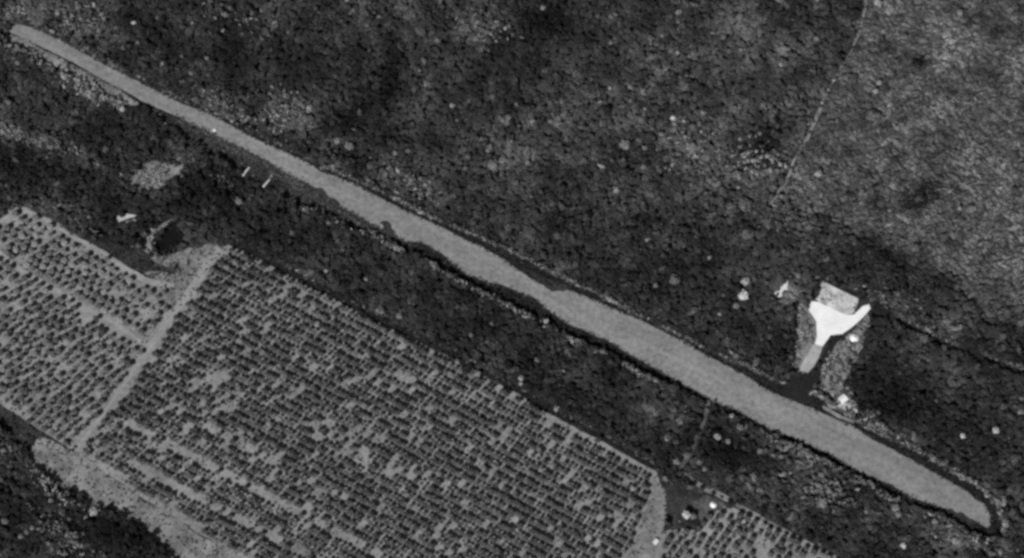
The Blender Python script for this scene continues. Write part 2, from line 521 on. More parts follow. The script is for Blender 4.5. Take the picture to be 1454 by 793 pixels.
def scatter(protos, x, y, zc, r, tone, rz, pick, hs=None):
    out, tn = [], []
    hs = np.ones(len(x)) if hs is None else hs
    for p, (V, sh) in enumerate(protos):
        m = np.where(pick == p)[0]
        if not len(m): continue
        c, s = np.cos(rz[m])[:, None, None], np.sin(rz[m])[:, None, None]
        vx, vy, vz = V[None, ..., 0], V[None, ..., 1], V[None, ..., 2]
        rr = r[m][:, None, None]
        X = (vx * c - vy * s) * rr + x[m][:, None, None]
        Y = (vx * s + vy * c) * rr + y[m][:, None, None]
        Zz = vz * rr * hs[m][:, None, None] + zc[m][:, None, None]
        out.append(np.stack([X, Y, Zz], -1).reshape(-1, 4, 3))
        tn.append((tone[m][:, None] * sh[None, :]).reshape(-1))
    return np.concatenate(out), np.concatenate(tn)


# ------------------------------------------------------------------ where things grow
CLEAR = np.zeros((RH, RW), bool)
for poly in (MARGIN, STRIP, PLANT_ALL, PALE_STRIP, YARD, ROAD, PLOT, SCRUB_E, SCRUB_W, ROAD_MOUTH, BARE_SW, BARE_SE, BARE_N, GRASS_SW, WEDGE, POND, POND_BANK,
             SAND_BANK, EARTH_NW, ribbon(EDGE_GRASS_SHADE, 12), ribbon(TRAIL, 13), ribbon(DITCH_N, 8), ribbon(DITCH_W, 8), ribbon(PATH_NE, 8), ribbon(TRACK_SE, 11),
             DARK_SE, PATCH_NW, ribbon(GULLY_SE, 5), ribbon(GULLY_PALE, 9), ribbon(DARK_ROAD, 9), ribbon(DARK_ROAD_W, 8), ribbon(TRACK_TOP, 10)):
    CLEAR |= mask(poly)

CLEAR |= mask(ribbon(YARD + YARD[:1], 11)) | mask(ribbon(ROAD + ROAD[:1], 9))
LOGS = [[(340, 256), (358, 236)], [(370, 272), (388, 252)]]
for l_ in LOGS: CLEAR |= mask(ribbon(l_, 13))
TONE = np.ones((RH, RW))
# stands of darker and of paler kinds of vegetation
for cx, cy, rx, ry, dg, k in (
        (785, 30, 45, 30, 0, .4), (556, 95, 18, 65, 8, .4), (505, 165, 70, 16, -34, .38), (1074, 205, 38, 28, 0, .36), (1310, 88, 15, 10, 0, .3), (1225, 20, 22, 12, 0, .5), (1380, 24, 34, 14, 10, .45), (1412, 48, 12, 8, 0, .4), (1352, 132, 10, 6, 0, .5),
        (1310, 278, 32, 13, -35, .3), (175, 195, 60, 36, 20, .5), (60, 245, 130, 24, 18, .55), (310, 285, 70, 34, 25, .6), (470, 60, 110, 60, 0, .9),
        (30, 720, 50, 60, 0, .6), (175, 765, 55, 28, 20, .45), (1036, 642, 46, 28, 15, .3), (1255, 550, 45, 60, 0, .6), (1340, 610, 80, 50, 20, .75),
        (700, 480, 220, 40, 27, .8), (1060, 480, 60, 40, 0, .75), (660, 300, 100, 30, 27, .9), (1430, 20, 50, 30, 0, .7), (640, 60, 60, 50, 0, .8),
        (1040, 350, 60, 40, 0, .9), (1300, 380, 60, 20, 25, .7), (1190, 150, 20, 40, 30, .7), (1130, 100, 30, 20, 0, .7), (300, 60, 120, 40, 20, .85)):
    TONE *= 1 + (k ** 1.3 - 1) * blob(cx, cy, rx * 1.15, ry * 1.15, dg, 1.3)
for cx, cy, rx, ry, dg, k in (
        (400, 160, 40, 30, 0, 2.0), (310, 148, 50, 16, 25, 1.9), (60, 200, 70, 12, 15, 1.7), (110, 35, 60, 22, 25, 1.6), (30, 15, 40, 15, 0, 1.7),
        (585, 262, 45, 18, 25, 1.5), (1125, 640, 70, 24, 25, 1.8), (1165, 692, 34, 30, 0, 1.7), (900, 165, 140, 70, 0, 1.25), (1100, 260, 60, 60, 0, 1.45),
        (685, 35, 34, 18, 0, 1.7), (1060, 60, 80, 50, 0, 1.35), (1000, 210, 50, 40, 0, 1.4), (720, 240, 60, 30, 0, 1.25), (430, 385, 60, 18, 27, 1.35), (560, 450, 60, 14, 27, 1.3),
        (280, 345, 50, 20, 20, 1.5), (1395, 775, 60, 14, 20, 1.6), (1250, 600, 40, 12, 30, 1.6), (60, 700, 40, 26, 40, 1.5), (60, 760, 40, 16, 30, 1.6), (20, 185, 30, 14, 10, 1.8),
        (1130, 420, 20, 14, 0, 1.8), (1280, 430, 70, 16, 20, 1.3), (1400, 470, 60, 14, 20, 1.3), (960, 600, 60, 20, 30, 1.4), (985, 650, 14, 18, 0, 2.0), (1070, 690, 40, 18, 20, 1.6),
        (1340, 760, 50, 14, 20, 1.3), (480, 200, 20, 8, 0, 1.8)):
    TONE *= 1 + (k ** 1.35 - 1) * blob(cx, cy, rx, ry, dg, 1.4) * (.55 + .9 * vnoise(14, 51))
TONE *= 1 + .45 * blob(1010, 120, 200, 170) + .25 * blob(680, 120, 280, 170)
TONE *= .92 * np.exp(1.0 * (vnoise(60, 3) - .5) + 1.0 * (vnoise(24, 4) - .5) + 1.1 * (vnoise(9, 5) - .5))
NE0 = mask(SCRUB_NE)
wx = (vnoise(60, 31) - .5) * 90 + (vnoise(20, 32) - .5) * 40; wy = (vnoise(60, 33) - .5) * 110 + (vnoise(20, 34) - .5) * 50
NE = NE0[np.clip(yy + wy.astype(int), 0, RH - 1), np.clip(xx + np.abs(wx).astype(int) - 4, 0, RW - 1)]
def vnoise2(cx, cy, seed, deg):
    r = np.random.default_rng(seed); a = math.radians(deg)
    u = (xx * math.cos(a) + yy * math.sin(a)) / cx + 400; v = (-xx * math.sin(a) + yy * math.cos(a)) / cy + 400
    g = r.random((900, 900)); iu, iv = u.astype(int), v.astype(int); tu, tv = u - iu, v - iv
    tu = tu * tu * (3 - 2 * tu); tv = tv * tv * (3 - 2 * tv)
    q = lambda i, j: g[(iv + j) % 900, (iu + i) % 900]
    return (q(0, 0) * (1 - tu) + q(1, 0) * tu) * (1 - tv) + (q(0, 1) * (1 - tu) + q(1, 1) * tu) * tv
NEs = NE0.astype(float)
for ax_ in (0, 1, 0, 1):
    c_ = np.cumsum(np.pad(NEs, [(23, 22) if i == ax_ else (0, 0) for i in (0, 1)], mode='edge'), axis=ax_)
    NEs = (np.take(c_, np.arange(45, c_.shape[ax_]), axis=ax_) - np.take(c_, np.arange(0, c_.shape[ax_] - 45), axis=ax_)) / 45
RIP = (.7 + .6 * vnoise(42, 61)) * (.55 + .9 * vnoise2(13, 6.5, 41, 15))
GAP = .55 * vnoise(26, 8) + .45 * vnoise(11, 9)
LOW = np.maximum.reduce([blob(362, 262, 45, 26, 30, 2), blob(1160, 672, 170, 40, 27, 2), blob(90, 110, 120, 34, 28, 2)])
VARY = .6 * vnoise(48, 12) + .4 * vnoise(17, 13)

PALE = np.full((RH, RW), .03)
for cx, cy, rx, ry, dg, k in ((985, 205, 70, 40, 0, .10), (95, 735, 40, 40, 0, .10), (400, 160, 40, 30, 0, .18), (310, 148, 60, 16, 25, .2), (215, 250, 40, 24, 0, .3), (330, 30, 90, 40, 0, .05),
                              (40, 90, 50, 20, 20, .15), (1130, 650, 70, 40, 0, .08), (60, 200, 70, 16, 15, .15), (590, 260, 50, 20, 25, .1)):
    PALE += k * blob(cx, cy, rx, ry, dg)


def jitter_grid(cell, jit=.75):
    gx = np.arange(-MG + 2, W0 + MG - 2, cell); gy = np.arange(-MG + 2, H0 + MG - 2, cell * .9)
    X, Y = np.meshgrid(gx, gy)
    X = X + (np.arange(len(gy)) % 2)[:, None] * cell / 2
    X = X + rng.uniform(-jit, jit, X.shape) * cell; Y = Y + rng.uniform(-jit, jit, Y.shape) * cell
    X, Y = X.ravel(), Y.ravel()
    k = (X > -MG) & (X < W0 + MG - 1) & (Y > -MG) & (Y < H0 + MG - 1)
    return X[k], Y[k]


M_leaf = tone_mat("forest_leaves")
CROWNS = [leaf_crown(56, 100 + i, flat=rng.uniform(.6, .95), size=(.22, .42)) for i in range(9)]
SHRUBS = [leaf_crown(26, 200 + i, flat=.7, size=(.28, .5), lobes=3) for i in range(6)]

for lst in (CROWNS, SHRUBS):
    for V_, sh_ in lst:
        k_ = rng.uniform(.75, 1.6); V_[..., 0] *= k_; V_[..., 1] *= 1 / k_ ** .6
        V_[..., 0] += V_[..., 1] * rng.uniform(-.4, .4)
# closed forest: a low even canopy with taller crowns standing over it here and there
cx_, cy_ = [], []
parts = []
for layer, cell in ((0, 5.2), (1, 8.0)):
    X, Y = jitter_grid(cell)
    keep = ~look(CLEAR, X, Y) & ~look(NE, X, Y)
    if layer == 0: keep &= look(GAP, X, Y) > .2
    else: keep &= (rng.random(len(X)) < np.clip(1.6 * (look(VARY, X, Y) - .25), .05, .8))
    X, Y = X[keep], Y[keep]
    n = len(X); sc = S(Y)
    if layer == 0:
        r = rng.choice([2.2, 3.2, 4.2, 5.6], n, p=[.25, .35, .28, .12]) * rng.uniform(.85, 1.15, n) * sc
        H = 6.0 + rng.normal(0, .7, n) + 3 * (look(GAP, X, Y) - .5)
        tone = .0375 * look(TONE, X, Y) * (1 + 1.0 * look(NEs, X, Y)) * rng.lognormal(0, .14, n)
    else:
        r = (1.6 + 4.6 * rng.random(n) ** 2.2) * sc
        H = 7.5 + rng.normal(0, 1.2, n) + .35 * r
        tone = .042 * look(TONE, X, Y) * (1 + .9 * look(NEs, X, Y)) * rng.lognormal(.0, .42, n)
        pale = rng.random(n) < look(PALE, X, Y) * 1.2
        tone = np.where(pale, np.clip(tone * rng.uniform(2.0, 4.0, n), .09, .26), tone)
        r = np.where(pale, r * .75, r)
    H = np.clip(H, 4, 12) * (1 - .65 * look(NEs, X, Y)) * (1 - .45 * look(LOW, X, Y))
    parts.append((X, Y, r, H, tone, np.full(n, .4 if layer == 0 else .85)))
X, Y, r, H, tone, fl = [np.concatenate(q) for q in zip(*parts)]
n = len(X)
zc = np.maximum(H - .7 * fl * r, 1.0)
gx, gy = G(X, Y, zc)
FV, FT = scatter(CROWNS, gx, gy, zc, r, tone, rng.uniform(0, 2 * PI, n), rng.integers(0, len(CROWNS), n), fl)
TV = trunk_quads(gx, gy, 0 * zc, zc + .3 * r, .035 * r + .1, .02 * r + .06)
V = np.concatenate([FV, TV]); T = np.concatenate([FT, np.full(len(TV), .08)])
o = build_quads("forest_canopy", V, T, M_leaf)
tag(o, "dense dark jungle canopy covering the land around the airstrip", "forest", kind='stuff')
print("forest crowns", n, "quads", len(V))

YARD_RIM = mask(ribbon(YARD + YARD[:1], 9)) | mask(ribbon(ROAD + ROAD[:1], 6))
# low scrub: the rough grassland, plus undergrowth filling the forest's gaps
X, Y = jitter_grid(6.2)
ne = look(NE, X, Y) & ~look(CLEAR, X, Y)
ug = ~look(NE, X, Y) & ~look(CLEAR, X, Y) & (look(GAP, X, Y) <= .33)
sub = (look((mask(SCRUB_E) | mask(SCRUB_W)) & ~mask(YARD) & ~mask(ROAD), X, Y)) & (rng.random(len(X)) < .85) & ~look(mask(ribbon(DARK_ROAD, 10)), X, Y)
keep = ne & (rng.random(len(X)) < .93) | ug | sub
keep &= ~look(YARD_RIM, X, Y)
X, Y, ne, sub = X[keep], Y[keep], ne[keep], sub[keep]
n = len(X); sc = S(Y)
r = np.where(ne, rng.uniform(2.6, 5.6, n), rng.uniform(2.3, 4.4, n)) * sc
H = np.where(ne, rng.uniform(1.4, 3.4, n), rng.uniform(1.2, 3.0, n))
tone = np.where(ne, .115 * (.5 + .5 * look(NEs, X, Y)), np.where(sub, .13, .038)) * np.where(sub, 1, look(TONE, X, Y) ** np.where(ne & (look(TONE, X, Y) > .6), .4, 1)) * np.where(sub, rng.lognormal(0, .6, n), rng.lognormal(0, .2, n)) * np.where(ne, look(RIP, X, Y), 1)
gx, gy = G(X, Y, 0)
zc = np.maximum(H - .7 * r, .1)
# fringe of paler bushes; at strip and trail the paleness paints sunlit edges
fr = []
def fringe(line, off, dens, rad, tn, wid=2.0, ht=5.5):
    p = resample(line, 1.0 / dens, False)
    d = np.gradient(p, axis=0); d /= np.linalg.norm(d, axis=1)[:, None]
    nr = np.stack([d[:, 1], -d[:, 0]], 1)            # to the left of travel, i.e. up when going right
    q = p + nr * (off + rng.normal(0, wid, len(p)))[:, None] + rng.normal(0, 1.0, p.shape)
    ph_ = rng.uniform(0, 6, 3)
    for k_, a in enumerate(q):
        t_ = k_ / dens
        if math.sin(t_ / 17 + ph_[0]) + math.sin(t_ / 7.3 + ph_[1]) + .8 * math.sin(t_ / 41 + ph_[2]) < rng.normal(-.5, .6): continue
        m = rng.lognormal(-.2, .5)
        fr.append((a[0], a[1], rng.uniform(*rad), tn * m, ht * rng.uniform(.8, 1.15)))
fringe(MARGIN_TOP[1:12], 2.0, .28, (1.6, 2.8), .13, 1.0)
fringe(MARGIN_TOP[3:17], 1.8, .7, (1.3, 2.2), .17, .6, 7)
fringe(MARGIN_TOP[17:26], 2.5, .7, (1.5, 2.8), .19, 1.6, 7)
fringe(MARGIN_TOP[22:27], 2.0, .8, (1.4, 2.2), .24, .6, 7.5)
fringe(GULLY_SE, 6, .35, (1.5, 2.8), .09, 3, 3)
fringe(MARGIN_BOT[:8], 3, .5, (1.6, 3.2), .15, 2.5, 6.5)
fringe(MARGIN_BOT[10:21], 2.5, .50, (1.4, 3.0), .17, 1.5, 7)
fringe(MARGIN_BOT[19:24], 1.0, .4, (1.4, 2.8), .15, 3, 5)
fringe([(85, 106), (120, 122), (150, 140), (190, 160)], -1, 2.0, (1.6, 3.0), .24, 6, 3)
fringe([(15, 64), (40, 78), (70, 96)], -2, 1.0, (1.8, 3.2), .22, 5, 3)
fringe([(60, 42), (110, 66), (200, 112), (260, 142), (330, 170)], 2, .45, (1.8, 3.2), .13, 2.5)
fringe([(p[0], p[1] - 4) for p in TRAIL[1:]], 2.0, 1.0, (1.3, 2.2), .12, 1.2, 6.5)
fringe([(p[0] + 5, p[1] - 9) for p in EDGE_LINE], 1.5, .25, (1.4, 2.6), .08, 1.5)
fringe(PATH_NE, -1, .3, (1.4, 2.4), .17, 2, 3)
fringe(LINE_NW, 0, .5, (1.3, 2.2), .14, .8)
fringe([(205, 345), (215, 332), (235, 318)], 0, .5, (1.6, 2.6), .35, 4, .8)
fringe([(1160, 542), (1168, 520), (1182, 498)], -3, .5, (1.5, 2.6), .3, 1.5, 1)
fringe([(1165, 552), (1180, 520), (1200, 500), (1215, 495)], 0, .7, (1.5, 2.8), .25, 6, 1)
fringe([(1222, 500), (1226, 480), (1222, 470)], 0, .6, (1.5, 2.6), .35, 3, 1)
fringe([(1133, 440), (1140, 470), (1136, 500), (1128, 520)], 0, .7, (1.3, 2.4), .2, 5, 1)
fringe([(1200, 478), (1216, 466), (1234, 450)], -5, .5, (1.5, 2.4), .25, 2, 1)
fringe([(1150, 390), (1180, 388), (1225, 408), (1240, 425)], 0, .5, (1.8, 3), .10, 4)
def patch(cx, cy, rx, ry, deg, num, rad, tn, ht=6.0):
    a = math.radians(deg)
    for _ in range(num):
        q = rng.normal(0, .5, 2)
        qx, qy = cx + q[0] * rx * math.cos(a) - q[1] * ry * math.sin(a), cy + q[0] * rx * math.sin(a) + q[1] * ry * math.cos(a)
        if ht > 2 and look(CLEAR, qx, qy): continue
        fr.append((qx, qy, rng.uniform(*rad), tn * rng.lognormal(0, .5), ht * rng.uniform(.9, 1.2)))
patch(214, 251, 40, 22, -20, 160, (1.3, 2.6), .17, 1.2)
patch(402, 158, 34, 34, 0, 150, (1.4, 2.4), .14, 7)
patch(330, 160, 60, 16, 28, 150, (1.4, 2.4), .13, 7)
patch(45, 72, 50, 14, 28, 90, (1.5, 2.8), .16, 7)
patch(30, 190, 60, 10, 20, 110, (1.4, 2.6), .14, 7)
patch(110, 20, 50, 20, 20, 70, (1.5, 2.8), .12, 7)
patch(15, 18, 25, 12, 0, 30, (1.5, 2.8), .15, 7)
patch(340, 20, 60, 30, 20, 60, (1.5, 2.6), .11, 7)
patch(690, 40, 40, 24, 20, 60, (1.5, 2.6), .12, 7)
patch(585, 262, 50, 18, 25, 70, (1.5, 2.6), .13, 7)
patch(985, 215, 60, 40, 10, 150, (1.4, 2.4), .13, 7)
patch(1075, 225, 40, 34, 0, 70, (1.4, 2.4), .16, 7)
patch(1140, 640, 66, 22, 25, 150, (1.5, 2.8), .12, 7)
patch(1170, 695, 40, 26, 20, 90, (1.5, 2.8), .12, 7)
patch(1385, 772, 60, 12, 15, 80, (1.5, 2.8), .13, 6)
patch(75, 690, 50, 18, 40, 90, (1.4, 2.4), .16, 8)
patch(90, 760, 70, 18, 35, 110, (1.4, 2.4), .13, 8)
patch(1240, 600, 60, 8, 30, 90, (1.4, 2.6), .16, 7)
patch(1260, 425, 60, 12, 20, 80, (1.4, 2.6), .11, 6)
patch(1110, 300, 60, 30, 30, 120, (1.5, 2.8), .10, 6)
fringe([(110, 222), (160, 240), (178, 250)], 0, .5, (1.4, 2.4), .12, 3, 6)
fringe([(250, 215), (300, 245), (360, 285)], 0, .4, (1.4, 2.4), .09, 4, 6)
fringe([(0, 180), (30, 192), (70, 208), (110, 216)], 0, .6, (1.5, 2.6), .2, 3, 7)
fringe([(-10, 256), (30, 276), (60, 290)], 0, .5, (1.4, 2.2), .11, 2, 6)
fringe([(100, 315), (150, 340), (210, 362)], 0, .5, (1.4, 2.2), .09, 3, 2)
# weeds between the palms
wx_, wy_ = jitter_grid(5.0)
k = look(mask(PLANT_ALL), wx_, wy_) & ~look(mask(ribbon(TRACK_N, 11)) | mask(ribbon(TRACK_W, 9)) | mask(ribbon(TRACK_TOP, 8)), wx_, wy_) & (rng.random(len(wx_)) < .08 + .3 * (look(vnoise(30, 71), wx_, wy_) > .5))
for a, b_ in zip(wx_[k], wy_[k]): fr.append((a, b_, rng.uniform(.7, 1.9), .12 * rng.lognormal(0, .5), .5))
# rank dark growth crowding the pond
q_ = rng.uniform((208, 306), (268, 368), (900, 2)); q_ = q_ + 0
pm_ = look(mask(POND), q_[:, 0], q_[:, 1]); rimm = ~look(mask([(p[0] * .62 + 92, p[1] * .62 + 129) for p in POND]), q_[:, 0], q_[:, 1])
for a in q_[pm_ & rimm]: fr.append((a[0] + rng.normal(0, 1.5), a[1] + rng.normal(0, 1.5), rng.uniform(1.2, 2.6), .014 * rng.lognormal(0, .4), rng.uniform(.5, 2.5)))
patch(214, 334, 22, 12, -45, 60, (1.2, 2.4), .28, 1)
patch(236, 370, 30, 12, 10, 60, (1.2, 2.2), .07, 1)
# reeds round the pond
p_ = resample(POND, 1.5); p_ = p_ + rng.normal(0, 1.5, p_.shape)
for a in p_: fr.append((a[0], a[1], rng.uniform(.8, 1.8), .04 * rng.lognormal(0, .6), .6))
# weeds softening the yard's and the road's outline
for poly_ in (YARD, ROAD, PLOT):
    p_ = resample(poly_, 4.5); p_ = p_ + rng.normal(0, .5, p_.shape)
    for a in p_: fr.append((a[0], a[1], rng.uniform(.6, 1.2), .3 * rng.lognormal(0, .5), .4))
p_ = resample([(280, 184), (330, 209), (380, 236), (425, 262), (470, 288), (520, 319), (580, 346)], .35, False); p_ = p_ + rng.normal(0, 3.2, p_.shape) + np.array([-.6, 1.5])
for a in p_: fr.append((a[0], a[1], rng.uniform(.7, 1.6), .06 * rng.lognormal(0, .5), .4))
# tufts roughening the verges and their edges
tx, ty = jitter_grid(3.0)
vm = np.zeros((RH, RW), bool)
for poly in (MARGIN, WEDGE, DARK_SE, GRASS_SW, POND_BANK, ribbon(EDGE_GRASS_SHADE, 12), ribbon(TRAIL, 10), ribbon(GULLY_SE, 4), ROAD_MOUTH, ribbon(DARK_ROAD, 9), ribbon(DARK_ROAD_W, 8)): vm |= mask(poly)
vm &= ~mask(STRIP) & ~mask(POND) & ~mask(YARD) & ~mask(ROAD) & ~mask(ribbon(YARD + YARD[:1], 4))
rk = mask(RANK) | mask(DARK_SE) | mask(WEDGE) | mask(GRASS_SW)
k = look(vm, tx, ty) & (rng.random(len(tx)) < .6)
for a, b_, c in zip(tx[k], ty[k], look(rk, tx[k], ty[k])):
    fr.append((a, b_, rng.uniform(.8, 1.7), (.034 if c else .014) * rng.lognormal(0, .7), .4))
bm = mask(BARE_SW) | mask(BARE_N) | mask(POND_BANK) | mask(PALE_STRIP) | mask(PALE_TAIL)
k = look(bm, tx, ty) & (rng.random(len(tx)) < .22)
for a, b_ in zip(tx[k], ty[k]): fr.append((a, b_, rng.uniform(.8, 1.9), .11 * rng.lognormal(0, .6), .4))
pm = mask(PLOT); k = look(pm, tx, ty) & (rng.random(len(tx)) < np.exp(-((tx - 1176) / 14) ** 2 - ((ty - 424) / 8) ** 2) + .08)
for a, b_ in zip(tx[k], ty[k]): fr.append((a, b_, rng.uniform(.9, 1.9), .085 * rng.lognormal(0, .4), .5))
# grass creeping in over the strip's edges
for line in ([p for p in STRIP_BOT if p[0] > 210], STRIP_TOP):
    p = resample([q for q in line if q[0] > 60], 1.6, False); p = p + rng.normal(0, 1.3, p.shape)
    for a in p: fr.append((a[0], a[1], rng.uniform(.7, 1.6), .045 * rng.lognormal(0, .5), .4))
fr = np.array(fr)
n2 = len(fr)
s2 = S(fr[:, 1])
gx2, gy2 = G(fr[:, 0], fr[:, 1], fr[:, 4])
r2 = fr[:, 2] * s2
ax = np.concatenate([gx, gx2]); ay = np.concatenate([gy, gy2]); ar = np.concatenate([r, r2])
az = np.concatenate([zc, np.maximum(fr[:, 4], .35 * r2)]); at_ = np.concatenate([np.minimum(tone, .3), np.clip(fr[:, 3], .008, .36)])
N = len(ax)
V, T = scatter(SHRUBS, ax, ay, az, ar, at_, rng.uniform(0, 2 * PI, N), rng.integers(0, len(SHRUBS), N))
tall = az > 1.2
TV = trunk_quads(ax[tall], ay[tall], 0 * az[tall], az[tall] + .2, np.full(tall.sum(), .14), np.full(tall.sum(), .07))
V = np.concatenate([V, TV]); T = np.concatenate([T, np.full(len(TV), .08)])
o = build_quads("undergrowth", V, T, M_leaf)
tag(o, "low grey scrub and bushes on the rough grassland and along cleared edges", "scrub", kind='stuff')
print("shrubs", N, "quads", len(V))

# ------------------------------------------------------------------ the palm plantation
M_palm = tone_mat("palm_fronds", 1.0, .35, .45)
M_palm1 = tone_mat("palm_fronds_single", 1.0, .35, .45, .5)
M_stem = flat_mat("palm_trunk_bark", .2)
PALMS = [palm_shape(300 + i, 13 + i % 3) for i in range(5)]
PGAP = .5 * vnoise(34, 21) + .5 * vnoise(15, 22)
for cx, cy, rx, ry, dg, k in ((485, 645, 60, 12, 30, -.35), (560, 620, 30, 12, 20, -.2), (235, 655, 60, 6, 33, -.3), (210, 635, 50, 6, 33, -.3), (50, 450, 30, 14, 30, -.3), (400, 730, 60, 10, 30, -.15),
                              (590, 545, 40, 5, 27, -.25), (880, 690, 20, 14, 20, -.2), (135, 425, 20, 14, 20, -.2), (700, 720, 40, 20, 20, -.12)):
    PGAP += k * blob(cx, cy, rx, ry, dg)
ALLEY = blob(330, 690, 270, 62, 30, 2)
SPARSE = np.maximum(blob(520, 640, 90, 24, 28, 2), blob(300, 560, 50, 30, 20, 2))
spots = []
def rows(poly, v1, v2, org, jit, thin, tag_):
    poly = np.asarray(poly, float)
    I, J = np.meshgrid(np.arange(-160, 200), np.arange(-160, 200))
    x = org[0] + I * v1[0] + J * v2[0]; y = org[1] + I * v1[1] + J * v2[1]
    x, y, J = x.ravel(), y.ravel(), J.ravel()
    k = (x > -84) & (x < W0 + 84) & (y > -80) & (y < H0 + 84)
    x, y, J = x[k], y[k], J[k]
    ro = np.random.default_rng(77 + tag_); off = ro.uniform(-.5, .5, 400)[J + 170]; rowk = ro.normal(0, .045, 400)[J + 170]
    x = x + off * v1[0] * .5; y = y + off * v1[1] * .5
    x = x + rng.normal(0, jit, len(x)); y = y + rng.normal(0, jit * .8, len(x))
    k = inside(poly, x, y) & (look(PGAP, x, y) > thin + rowk + rng.normal(0, .04, len(x))) & (rng.random(len(x)) > .06)
    if tag_ == 2: k &= ~((J % 4 == 0) & (rng.random(len(x)) < .72) & (look(ALLEY, x, y) > .5 + rng.normal(0, .2, len(x)))) & ~((rng.random(len(x)) < .28) & (look(SPARSE, x, y) > .5))
    k &= ~look(mask(ribbon(TRACK_N, 11)) | mask(ribbon(TRACK_W, 11)) | mask(BARE_N), x, y)
    for a, b_ in zip(x[k], y[k]): spots.append((a, b_, tag_))
rows(BLK_A, (10.2, 5.9), (-9.1, 7.2), (52, 347), .9, .22, 0)
rows(BLK_B, (10.2, 5.9), (-8.4, 7.6), (54, 480), 1.0, .2, 1)
rows(BLK_C, (6.5, 3.4), (-6.8, 10.0), (329, 356), .75, .10, 2)
rows(BLK_D, (10.4, 5.2), (-7.0, 8.6), (1000, 742), .9, .2, 3)
# bolder files of palms with a dark interval, and the outermost row along the plantation edge
SP = np.array(spots)
zone = SP[:, 2].astype(int)
x, y = SP[:, 0], SP[:, 1]
n = len(x); sc = S(y)
pr = rng.uniform(4.1, 5.6, n) * sc * np.where(zone == 0, 1.2, np.where(zone == 2, 1.0, 1.15)) * rng.choice([1, 1, 1, .8], n)
ph = rng.uniform(4.8, 6.8, n)
gx, gy = G(x, y, ph)
pt = np.minimum(np.where(zone == 0, .12, np.where(zone == 2, .042, .06)) * rng.lognormal(0, .55, n), .2)
cyd = np.sqrt((gx - CP[0]) ** 2 + (gy - CP[1]) ** 2 + CP[2] ** 2)
show = pr / cyd
infr = (x > 6) & (x < W0 - 6) & (y > 4) & (y < H0 - 5)
order = np.argsort(-(show * 1000 + (y - 400) / 500.0) * infr)
single = np.zeros(n, bool); single[order[:300]] = True
rest = ~single
pk = rng.integers(0, len(PALMS), n); prz = rng.uniform(0, 2 * PI, n)
V, T = scatter(PALMS, gx[rest], gy[rest], ph[rest], pr[rest], pt[rest], prz[rest], pk[rest])
TV = trunk_quads(gx[rest], gy[rest], 0 * ph[rest], ph[rest], np.full(rest.sum(), .22), np.full(rest.sum(), .14))
o = build_quads("palm_rows", np.concatenate([V, TV]), np.concatenate([T, np.full(len(TV), .16)]), M_palm)
tag(o, "regular rows of small palms filling the plantation blocks", "palm plantation", kind='stuff')
print("palms", n, "rest", rest.sum())

protoP = []
for i, (V, sh) in enumerate(PALMS):
    e = empty("palm_tree", (0, 0, 0))
    c = build_quads("crown", V * 3.2 + np.array([0, 0, 5.2]), .048 * sh, M_palm1, e)
    k = 8
    vs, fs = [], []
    for j, (zz, rr, off) in enumerate(((0, .26, 0), (1.6, .17, .06), (3.4, .15, .1), (5.2, .17, 0))):
        for a in range(k): vs.append((off + rr * math.cos(2 * PI * a / k), rr * math.sin(2 * PI * a / k), zz))
    for j in range(3):
        for a in range(k): fs.append((j * k + a, j * k + (a + 1) % k, (j + 1) * k + (a + 1) % k, (j + 1) * k + a))
    fs.append(tuple(range(3 * k, 4 * k)))
    t = mesh_obj("trunk", vs, fs, M_stem, e)
    protoP.append((e, [c, t]))
PL = {0: ("young palm with dark shadow in the upper left plantation block", "palms of the upper left block"),
      1: ("young palm in the small left block below its dirt track", "palms of the left block"),
      2: ("young palm standing in the rows of the largest plantation block", "palms of the largest block"),
      3: ("young palm in the separate small block right of the bare track", "palms of the small right block")}
usedP = [False] * len(protoP)
def place(protos, used, i, loc, rz, sc_):
    e, kids = protos[i]
    if not used[i]:
        used[i] = True; r_ = e
    else:
        r_ = e.copy(); COL.objects.link(r_)
        for q in kids:
            d = q.copy(); COL.objects.link(d); d.parent = r_
    r_.location = loc; r_.rotation_euler = (0, 0, rz); r_.scale = sc_
    return r_
for i in np.where(single)[0]:
    s = pr[i] / 3.2; h = ph[i] / 5.2
    r_ = place(protoP, usedP, int(pk[i]), (gx[i], gy[i], 0), prz[i], (s, s, h))
    tag(r_, PL[zone[i]][0], "palm tree", PL[zone[i]][1])

